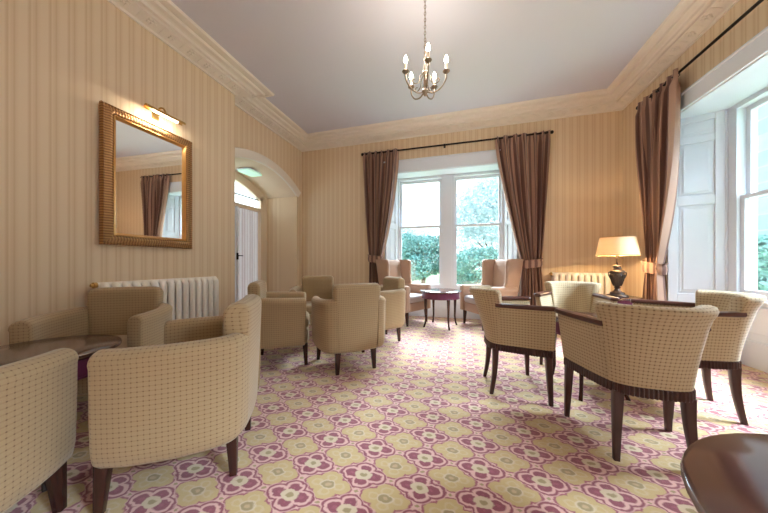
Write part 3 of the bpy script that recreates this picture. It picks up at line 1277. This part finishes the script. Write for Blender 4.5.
# ------------------------------------------------------------------ chandelier
CH = Vector((-0.295, 2.304, 0))
t = thing('chandelier', 'five-armed silver candle chandelier hanging from the ceiling', 'chandelier', (CH.x, CH.y, 2.425))
t.scale = (0.94, 0.94, 0.94)
mb = MB()
mb.lathe([(0.001, 0.0), (0.012, 0.012), (0.02, 0.03), (0.034, 0.045), (0.03, 0.06), (0.014, 0.075), (0.012, 0.20), (0.022, 0.215),
          (0.022, 0.235), (0.010, 0.25), (0.008, 0.33), (0.014, 0.345), (0.004, 0.36)], 16)
mb.build('stem', M['silver'], t)
mb = MB()
for i in range(21):
    z = 0.355 + i * 0.03
    pts = [((0.008 * math.cos(2 * PI * q / 10)) * (1 if i % 2 else 0), (0.008 * math.cos(2 * PI * q / 10)) * (0 if i % 2 else 1), z + 0.019 * math.sin(2 * PI * q / 10) + .012) for q in range(10)]
    mb.tube(pts, 0.003, 5, loop=True)
mb.build('chain', M['silver'], t)
mb = MB()
mb.lathe([(0.055, 1.036), (0.055, 1.024), (0.04, 1.01), (0.015, 0.995), (0.006, 0.98)][::-1], 20)
mb.build('ceiling_rose', M['silver'], t)
view = math.atan2(-CH.y, -CH.x)
for i in range(5):
    an = view + math.radians(8) + 2 * PI * i / 5
    c, s = math.cos(an), math.sin(an)
    mb = MB()
    pts = catmull([(0.012, 0.045), (0.07, 0.022), (0.14, 0.05), (0.185, 0.115), (0.19, 0.175)], 18)
    mb.tube([(c * r, s * r, z) for r, z in pts], 0.0065, 8)
    pts = catmull([(0.012, 0.21), (0.05, 0.175), (0.06, 0.12), (0.10, 0.10), (0.13, 0.12), (0.12, 0.145), (0.10, 0.135)], 18)
    mb.tube([(c * r, s * r, z) for r, z in pts], 0.004, 6)
    arm = mb.build('arm', M['silver'], t)
    e = (c * 0.19, s * 0.19, 0)
    mb = MB()
    mb.lathe([(0.006, 0.165), (0.02, 0.175), (0.032, 0.188), (0.03, 0.192), (0.014, 0.19), (0.014, 0.205)], 14, e)
    mb.build('drip_pan', M['silver'], arm)
    mb = MB()
    mb.lathe([(0.0115, 0.19), (0.0115, 0.262), (0.009, 0.264)], 12, e)
    mb.build('candle_tube', M['candle'], arm)
    mb = MB()
    mb.lathe([(0.008, 0.262), (0.016, 0.275), (0.0185, 0.29), (0.014, 0.31), (0.006, 0.328), (0.0005, 0.338)], 12, e)
    mb.build('flame_bulb', M['bulb'], arm)
    l = bpy.data.lights.new('candle_light', 'POINT')
    l.energy, l.color, l.shadow_soft_size = BULB_POWER / 5, (1.0, 0.87, 0.74), 0.05
    lo = bpy.data.objects.new('candle_light', l)
    COL.objects.link(lo)
    lo.location = (CH.x + e[0], CH.y + e[1], 2.425 + 0.37)


# ------------------------------------------------------------------ tables
def table(label, loc, h, r, lr, rz, legs=4):
    t = thing('round_table', label, 'table', loc, rz)
    mb = MB()
    mb.lathe([(r - 0.012, h - 0.028), (r - 0.002, h - 0.022), (r, h - 0.014), (r - 0.003, h - 0.005), (r - 0.012, h), (r * .5, h), (0.001, h)], 56)
    mb.build('tabletop', M['table_top'], t)
    mb = MB()
    ra = r - 0.035
    mb.lathe([(ra - 0.02, h - 0.125), (ra, h - 0.125), (ra, h - 0.029), (ra - 0.02, h - 0.029)], 56)
    mb.lathe([(ra + 0.004, h - 0.125), (ra + 0.006, h - 0.120), (ra + 0.004, h - 0.115)], 56)
    mb.build('apron', M['purple'], t)
    for i in range(legs):
        a = 2 * PI * i / legs + PI / 4
        c, s = math.cos(a), math.sin(a)
        mb = MB()
        rings = []
        for z, rr, w in ((h - 0.04, lr + 0.0, 0.021), (h - 0.14, lr + 0.002, 0.020), (h * .5, lr + 0.0, 0.014), (h * .25, lr - 0.004, 0.012), (0.06, lr + 0.008, 0.0115), (0.0, lr + 0.03, 0.013)):
            rings.append([(c * rr + c * x - s * y, s * rr + s * x + c * y, z) for x, y in rrect(w, w, w * .35, 2)][::-1])
        mb.loft(rings)
        mb.build('leg', M['mahogany'], t)
    return t


table('small round purple-aproned table between the two wing chairs at the window', (-0.31, 4.335, 0), 0.572, 0.325, 0.255, math.radians(-14))
table('dark round table in the right foreground corner with nothing on it', (0.80, 0.53, 0), 0.57, 0.40, 0.31, 0.2)
table('round dark table by the left wall between three tan tub chairs', (-2.01, 0.80, 0), 0.57, 0.30, 0.23, 0.5)
table('low round table in the middle of the four wooden-railed chairs', (0.955, 2.49, 0), 0.57, 0.285, 0.22, 0.3)
table('round side table in the corner carrying the lit lamp', (1.85, 3.96, 0), 0.59, 0.235, 0.165, 0.3)

# ------------------------------------------------------------------ table lamp
t = thing('table_lamp', 'lit table lamp with dark urn base and cream shade', 'lamp', (1.85, 3.96, 0.59))
mb = MB()
mb.lathe([(0.002, 0.0), (0.105, 0.0), (0.108, 0.012), (0.10, 0.022), (0.075, 0.028), (0.07, 0.05), (0.05, 0.06), (0.03, 0.075), (0.024, 0.10),
          (0.036, 0.112), (0.024, 0.122)], 24)
mb.build('foot', M['bronze'], t)
mb = MB()
mb.lathe([(0.022, 0.118), (0.034, 0.13), (0.045, 0.16), (0.057, 0.20), (0.065, 0.24), (0.070, 0.27), (0.066, 0.282), (0.073, 0.29), (0.073, 0.31),
          (0.06, 0.322), (0.04, 0.335), (0.036, 0.36), (0.05, 0.372), (0.03, 0.385), (0.014, 0.395)], 24)
mb.build('urn', M['bronze'], t)
mb = MB()
for q in range(16):
    a = 2 * PI * q / 16
    c, s = math.cos(a), math.sin(a)
    mb.tube([(c * r, s * r, z) for r, z in ((0.036, 0.13), (0.047, 0.16), (0.059, 0.20), (0.067, 0.24), (0.072, 0.268))], 0.006, 6)
mb.build('fluting', M['bronze'], t)
for e in (-1, 1):
    mb = MB()
    pts = catmull([(e * .066, 0, .285), (e * .088, 0, .298), (e * .092, 0, .27), (e * .080, 0, .235), (e * .058, 0, .20)], 14)
    mb.tube(pts, 0.006, 6)
    mb.build('handle', M['bronze'], t)
mb = MB()
mb.tube([(0, 0, 0.39), (0, 0, 0.50)], 0.010, 10)
mb.tube([(0.012, 0, 0.50), (0.012, 0, 0.575)], 0.003, 6)
mb.tube([(0, 0, 0.485), (0, 0, 0.515)], 0.016, 10)
mb.build('neck', M['bronze'], t)
mb = MB()
mb.lathe([(0.212, 0.500), (0.172, 0.728), (0.169, 0.728), (0.209, 0.500), (0.212, 0.500)], 48, cap=False)
mb.build('lamp_shade', M['shade'], t)
mb = MB()
for rr, z in ((0.2115, 0.504), (0.173, 0.725)):
    mb.tube([(rr * math.cos(2 * PI * q / 40), rr * math.sin(2 * PI * q / 40), z) for q in range(40)], 0.004, 6, loop=True)
for q in range(3):
    a = 2 * PI * q / 3
    mb.tube([(0.012 * math.cos(a), 0.012 * math.sin(a), 0.62), (0.17 * math.cos(a), 0.17 * math.sin(a), 0.722)], 0.002, 5)
mb.build('shade_ring', M['brass'], t)
mb = MB()
mb.ball((0, 0, 0.592), 0.024, 14, 1.2)
mb.build('bulb', M['bulb'], t)
l = bpy.data.lights.new('lamp_glow', 'POINT')
l.energy, l.color, l.shadow_soft_size = LAMP_POWER, (1.0, 0.72, 0.40), 0.02
lo = bpy.data.objects.new('lamp_glow', l)
COL.objects.link(lo)
lo.location = (1.85, 3.96, 0.59 + 0.555)


# ------------------------------------------------------------------ tan tub chairs
def make_tub():
    t = thing('tub_armchair', 'x', 'armchair')
    path = catmull([(.195, -.303), (.265, -.276), (.312, -.200), (.336, -.07), (.338, .04), (.330, .13), (.314, .205)], 22)
    for s in (-1, 1):
        mb = MB()
        rings = []
        m = len(path)
        for i in range(m):
            a, b = path[max(0, i - 1)], path[min(m - 1, i + 1)]
            tg = (b - a) / np.linalg.norm(b - a)
            nx, ny = -tg[1] * -1, tg[0] * -1
            if nx * path[i][0] < 0 and i > 4:
                nx, ny = -nx, -ny
            f = i / (m - 1)
            top = 0.680 - 0.018 * f
            prof = [(-.085, .20), (-.03, .20), (-.008, .222), (0.0, .27), (.004, .42), (.006, top - .06)]
            for q in range(9):
                an = PI * q / 8
                prof.append((-.0375 + .0475 * math.cos(an), top - .045 + .045 * math.sin(an)))
            prof += [(-.086, top - .08), (-.086, .42)]
            rings.append([(s * (path[i][0] + nx * n), path[i][1] + ny * n, z) for n, z in prof])
        # rounded front end
        last = np.array(rings[-1])
        c = last.mean(0)
        tg = path[-1] - path[-2]
        tg = np.array([s * tg[0], tg[1], 0]) / np.linalg.norm(tg)
        for sc, d in ((0.97, .010), (0.90, .017), (0.80, .020)):
            q = c + (last - c) * np.array([sc, sc, 0.5 + sc / 2]) + tg * d
            rings.append([tuple(p) for p in q])
        if s > 0:
            rings = [r[::-1] for r in rings]
        mb.loft(rings)
        mb.build('arm', M['tub'], t, angle=60)
    # back: upright padded slab, slightly wider at the top
    mb = MB()
    rings = []
    for z, hw, th, ins in ((.20, .205, .10, .012), (.215, .205, .10, 0), (.40, .209, .105, 0), (.58, .216, .11, 0), (.72, .224, .112, 0), (.765, .226, .112, 0),
                           (.790, .226, .112, .008), (.805, .226, .112, .022), (.812, .226, .112, .042)):
        yc = -.252 - (z - .2) * .03
        ring = []
        for x, y in rrect(hw - ins, th / 2 - ins, min(.03, th / 2 - ins - .002), 4):
            ring.append((x, yc + y + .32 * x * x, z))
        rings.append(ring)
    # subdivide the long sides by resampling for curvature
    R2 = []
    for ring in rings:
        pts = []
        n = len(ring)
        for i in range(n):
            a, b = Vector(ring[i]), Vector(ring[(i + 1) % n])
            pts.append(tuple(a))
            if (a - b).length > 0.15:
                for q in range(1, 10):
                    p = a.lerp(b, q / 10)
                    x0 = a.x
                    off = .32 * (p.x * p.x - x0 * x0)
                    pts.append((p.x, p.y + off, p.z))
        R2.append(pts)
    k0 = len(mb.v)
    mb.loft(R2)
    # uv: u across, v up
    for fi, f in enumerate(mb.f):
        mb.uv[fi] = [(mb.v[i][0] + .6 * mb.v[i][1], mb.v[i][2]) for i in f] if len(f) == 4 else [(mb.v[i][0], mb.v[i][1]) for i in f]
    mb.build('backrest', M['tub'], t, angle=60)
    mb = MB()
    inner = [(.235, -.2), (.25, -.05), (.252, .06), (.245, .13), (.232, .19)]

    def plan(i):
        p = [(x - i, y) for x, y in inner]
        p = [(p[0][0], -.22 + i)] + p[1:-1] + [(.215 - i, .235 - i)]
        mid = [(.11, .25 - i), (-.11, .25 - i)]
        return p + mid + [(-x, y) for x, y in reversed(p)]
    pillow(mb, plan, .20, .345, .02)
    mb.build('seat_base', M['tub'], t, angle=50)
    mb = MB()
    pillow(mb, lambda i: [(x, y + (.008 if y > .2 else 0)) for x, y in plan(i)], .345, .455, .035)
    mb.build('seat', M['tub'], t, angle=50)
    for sx, y, out in ((-.25, .222, .0), (.25, .222, .0), (-.18, -.24, -.0), (.18, -.24, -.0)):
        mb = MB()
        taper_leg(mb, (sx * .96, y * .96 - (.0 if y > 0 else -.0), .205), (sx, y, 0), .05, .03)
        mb.build('leg', M['mahogany'], t)
    return t


G1 = 'tan check tub armchairs round the left wall table'
G2 = 'tan check tub armchairs grouped in the middle by the arch'
tub = make_tub()
put(tub, True, 'tan check tub armchair nearest the carpet aisle on the left, turned side-on', (-1.335, 1.045, 0), 123.1, G1)
put(tub, False, 'tan check tub armchair facing us from the left wall, under the mirror', (-2.365, 1.245, 0), 213, G1)
put(tub, False, 'tub armchair cut off by the lower left corner of the photo', (-1.695, 0.375, 0), 25, G1)
put(tub, False, 'tub armchair side-on beside the arch, left of the centre tub chair', (-1.787, 2.42, 0), -57.7, G2)
put(tub, False, 'tub armchair with its back turned to us in the centre of the room', (-1.09, 2.49, 0), 42, G2)
put(tub, False, 'tub armchair just left of the left wing chair, seen side-on', (-1.06, 3.33, 0), 133, G2)
put(tub, False, 'tub armchair facing us from the far side of the middle group', (-1.90, 3.27, 0), 205, G2)


# ------------------------------------------------------------------ cream railed tub chairs
def make_rail_chair():
    t = thing('rail_armchair', 'x', 'armchair')
    half = [(0, -.228), (.08, -.223), (.145, -.200), (.186, -.140), (.224, -.03), (.260, .09), (.276, .172)]
    full = [(-x, y) for x, y in reversed(half[1:])] + half
    N = 81
    P = catmull(full, N)
    T = np.gradient(P, axis=0)
    T /= np.linalg.norm(T, axis=1)[:, None]
    NRM = np.stack([T[:, 1], -T[:, 0]], 1)       # outward
    S = np.linspace(-1, 1, N)
    SB = 0.38                                    # the back spans |s| < SB

    def flare(s, z):
        k = (z - .385) / .30
        side = .040
        back = .085
        w = 1 / (1 + math.exp((abs(s) - .20) * 18))
        return (side + (back - side) * w) * max(0, k) ** 1.2 if k > 0 else 0.0

    def ring(i, prof):
        s = S[i]
        return [(P[i][0] + NRM[i][0] * (n + flare(s, min(z, .80))), P[i][1] + NRM[i][1] * (n + flare(s, min(z, .80))), z) for n, z in prof]

    def close(rings, i, di, scs=((.96, .006), (.85, .012))):
        last = np.array(rings[-1 if di > 0 else 0])
        c = last.mean(0)
        tg = np.array([T[i][0], T[i][1], 0]) * di
        for sc, d in scs:
            q = c + (last - c) * np.array([sc, sc, .5 + sc / 2]) + tg * d
            r = [tuple(p) for p in q]
            if di > 0:
                rings.append(r)
            else:
                rings.insert(0, r)

    # back with rolled top
    ib = [i for i in range(N) if abs(S[i]) <= SB]
    prof = [(-.055, .42), (-.055, .385), (0, .385), (.001, .48), (.002, .58), (.003, .68), (.006, .73), (.014, .755), (.016, .775), (.008, .792), (-.012, .80),
            (-.04, .797), (-.062, .78), (-.066, .74), (-.062, .64), (-.058, .52)]
    mb = MB()
    rings = [ring(i, prof) for i in ib]
    close(rings, ib[-1], 1)
    close(rings, ib[0], -1)
    mb.loft([r[::-1] for r in rings])
    mb.build('backrest', M['rail'], t, angle=60)
    for side in (-1, 1):
        ia = [i for i in range(N) if S[i] * side >= SB - .03]
        if side < 0:
            ia = ia
        prof = [(-.045, .42), (-.045, .385), (0, .385), (.001, .48), (.002, .58), (0.0, .668), (-.044, .668), (-.046, .56)]
        mb = MB()
        rings = [ring(i, prof) for i in ia]
        if side > 0:
            close(rings, ia[-1], 1)
        else:
            close(rings, ia[0], -1)
        mb.loft([r[::-1] for r in rings])
        mb.build('arm', M['rail'], t, angle=60)
        prof = [(-.052, .670), (-.022, .667), (.006, .670), (.012, .682), (.006, .697), (-.02, .701), (-.05, .697), (-.058, .684)]
        mb = MB()
        rings = [ring(i, prof) for i in ia]
        cl = ((1.0, .008), (.97, .016), (.85, .022), (.6, .026))
        if side > 0:
            close(rings, ia[-1], 1, cl)
        else:
            close(rings, ia[0], -1, cl)
        mb.loft([r[::-1] for r in rings])
        mb.build('arm_rail', M['railwood'], t, angle=60)
    # fluted wooden base rail, closed across the front
    fine = catmull(full, 240)
    front = np.stack([np.linspace(.276, -.276, 90)[1:-1], .178 + .02 * np.cos(np.linspace(-PI / 2, PI / 2, 90))[1:-1]], 1)
    loop = np.concatenate([fine, front])
    tl = np.roll(loop, -1, 0) - np.roll(loop, 1, 0)
    tl /= np.linalg.norm(tl, axis=1)[:, None]
    nl = np.stack([tl[:, 1], -tl[:, 0]], 1)
    mb = MB()
    rings = []
    for i in range(len(loop)):
        fl = .0035 * (1 if (i // 2) % 2 else -1)
        rings.append([(loop[i][0] + nl[i][0] * n, loop[i][1] + nl[i][1] * n, z) for n, z in
                      ((-.03, .335), (fl, .335), (.003 + fl, .34), (.003 + fl, .378), (fl, .384), (-.03, .384))][::-1])
    mb.loft(rings, loop=True)
    mb.build('base_rail', M['legwood'], t, angle=20)
    # seat
    inner = P[::3] + NRM[::3] * -.052

    def plan(i):
        q = [(x * (1 - i * 2), y * (1 - i * 2)) for x, y in inner]
        return q + [(.12, .205 - i), (-.12, .205 - i)]
    mb = MB()
    pillow(mb, plan, .36, .465, .03)
    mb.build('seat', M['rail'], t, angle=50)
    for sx, y in ((-1, .2), (1, .2)):
        mb = MB()
        taper_leg(mb, (sx * .252, .152, .345), (sx * .262, .165, 0), .046, .026)
        mb.build('leg', M['legwood'], t)
    for sx in (-1, 1):
        mb = MB()
        taper_leg(mb, (sx * .142, -.180, .345), (sx * .162, -.212, 0), .046, .026, (-sx * .004, .010, 0))
        mb.build('leg', M['legwood'], t)
    return t


G3 = 'cream check chairs with wooden arm rails round one table'
rc = make_rail_chair()
put(rc, True, 'cream check chair with wooden arm rail nearest us, its back filling the right side', (0.925, 1.845, 0), -1, G3)
put(rc, False, 'cream check chair with wooden rail seen side-on, nearest the middle aisle', (0.425, 2.379, 0), -86, G3)
put(rc, False, 'cream check chair with wooden rail next to the side window, at far right', (1.51, 2.41, 0), 80, G3)
put(rc, False, 'cream check chair facing us in front of the short radiator', (1.06, 3.06, 0), 164, G3)


# ------------------------------------------------------------------ wing chairs
def make_wing():
    t = thing('wing_armchair', 'x', 'armchair')
    mb = MB()
    rings = []
    for z, hw, ins in ((.22, .22, .01), (.24, .22, 0), (.60, .235, 0), (.95, .255, 0), (1.03, .26, 0), (1.05, .26, .012), (1.062, .26, .035)):
        yc = -.26 - (z - .22) * .16
        ring = []
        for x, y in rrect(hw - ins, .055 - ins, min(.03, .052 - ins), 4):
            ring.append((x, yc + y, z - (.018 * (1 - (x / hw) ** 2) if z > .9 else 0)))
        rings.append(ring)
    mb.loft(rings)
    mb.build('backrest', M['wing'], t, angle=50)
    for s in (-1, 1):
        mb = MB()      # wing
        rings = []
        for z, y1, in ((.56, .02), (.63, -.08), (.70, -.115), (.85, -.125), (.98, -.12), (1.035, -.13), (1.055, -.15), (1.062, -.19)):
            y0 = -.30 - (z - .22) * .16
            x = s * (.265 + .03 * (z - .6))
            ring = []
            hy = (y1 - y0) / 2
            for px, py in rrect(.034, hy, .03, 4):
                ring.append((x + px + s * .05 * max(0, (y0 + y1) / 2 + py + .3), (y0 + y1) / 2 + py, z))
            rings.append(ring)
        mb.loft(rings)
        mb.build('wing', M['wing'], t, angle=50)
        mb = MB()      # arm with rolled top
        rings = []
        for y, sc in ((-.30, 1), (-.1, 1), (.1, 1), (.26, 1), (.285, .94), (.292, .8)):
            prof = [(-.045, .22), (.045, .22), (.045, .50)]
            for q in range(9):
                an = -.4 + (PI + .8) * q / 8
                prof.append((.058 * math.cos(an), .585 + .058 * math.sin(an)))
            prof.append((-.045, .50))
            rings.append([(s * .275 + px * sc, y, .43 + (z - .43) * (.5 + sc / 2)) for px, z in prof][::-1])
        mb.loft(rings)
        mb.build('arm', M['wing'], t, angle=50)
    mb = MB()
    pillow(mb, lambda i: rrect(.232 - i, .265 - i, .03), .22, .36, .015)
    mb.build('seat_base', M['wing'], t, angle=50)
    mb = MB()
    pillow(mb, lambda i: [(x, y + .035) for x, y in rrect(.228 - i, .255 - i, .05 - i * .5)], .36, .475, .04)
    mb.build('seat_cushion', M['wing_daylit'], t, angle=60)
    for sx in (-1, 1):
        mb = MB()
        taper_leg(mb, (sx * .25, .235, .225), (sx * .252, .25, 0), .05, .028)
        mb.build('leg', M['mahogany'], t)
        mb = MB()
        taper_leg(mb, (sx * .25, -.27, .225), (sx * .26, -.34, 0), .05, .03)
        mb.build('leg', M['mahogany'], t)
    return t


G4 = 'salmon wing chairs in the window bay'
wg = make_wing()
put(wg, True, 'salmon high-backed wing chair left of the small window table', (-0.905, 4.50, 0), -119, G4)
put(wg, False, 'salmon high-backed wing chair right of the small window table', (0.40, 4.56, 0), 122, G4)
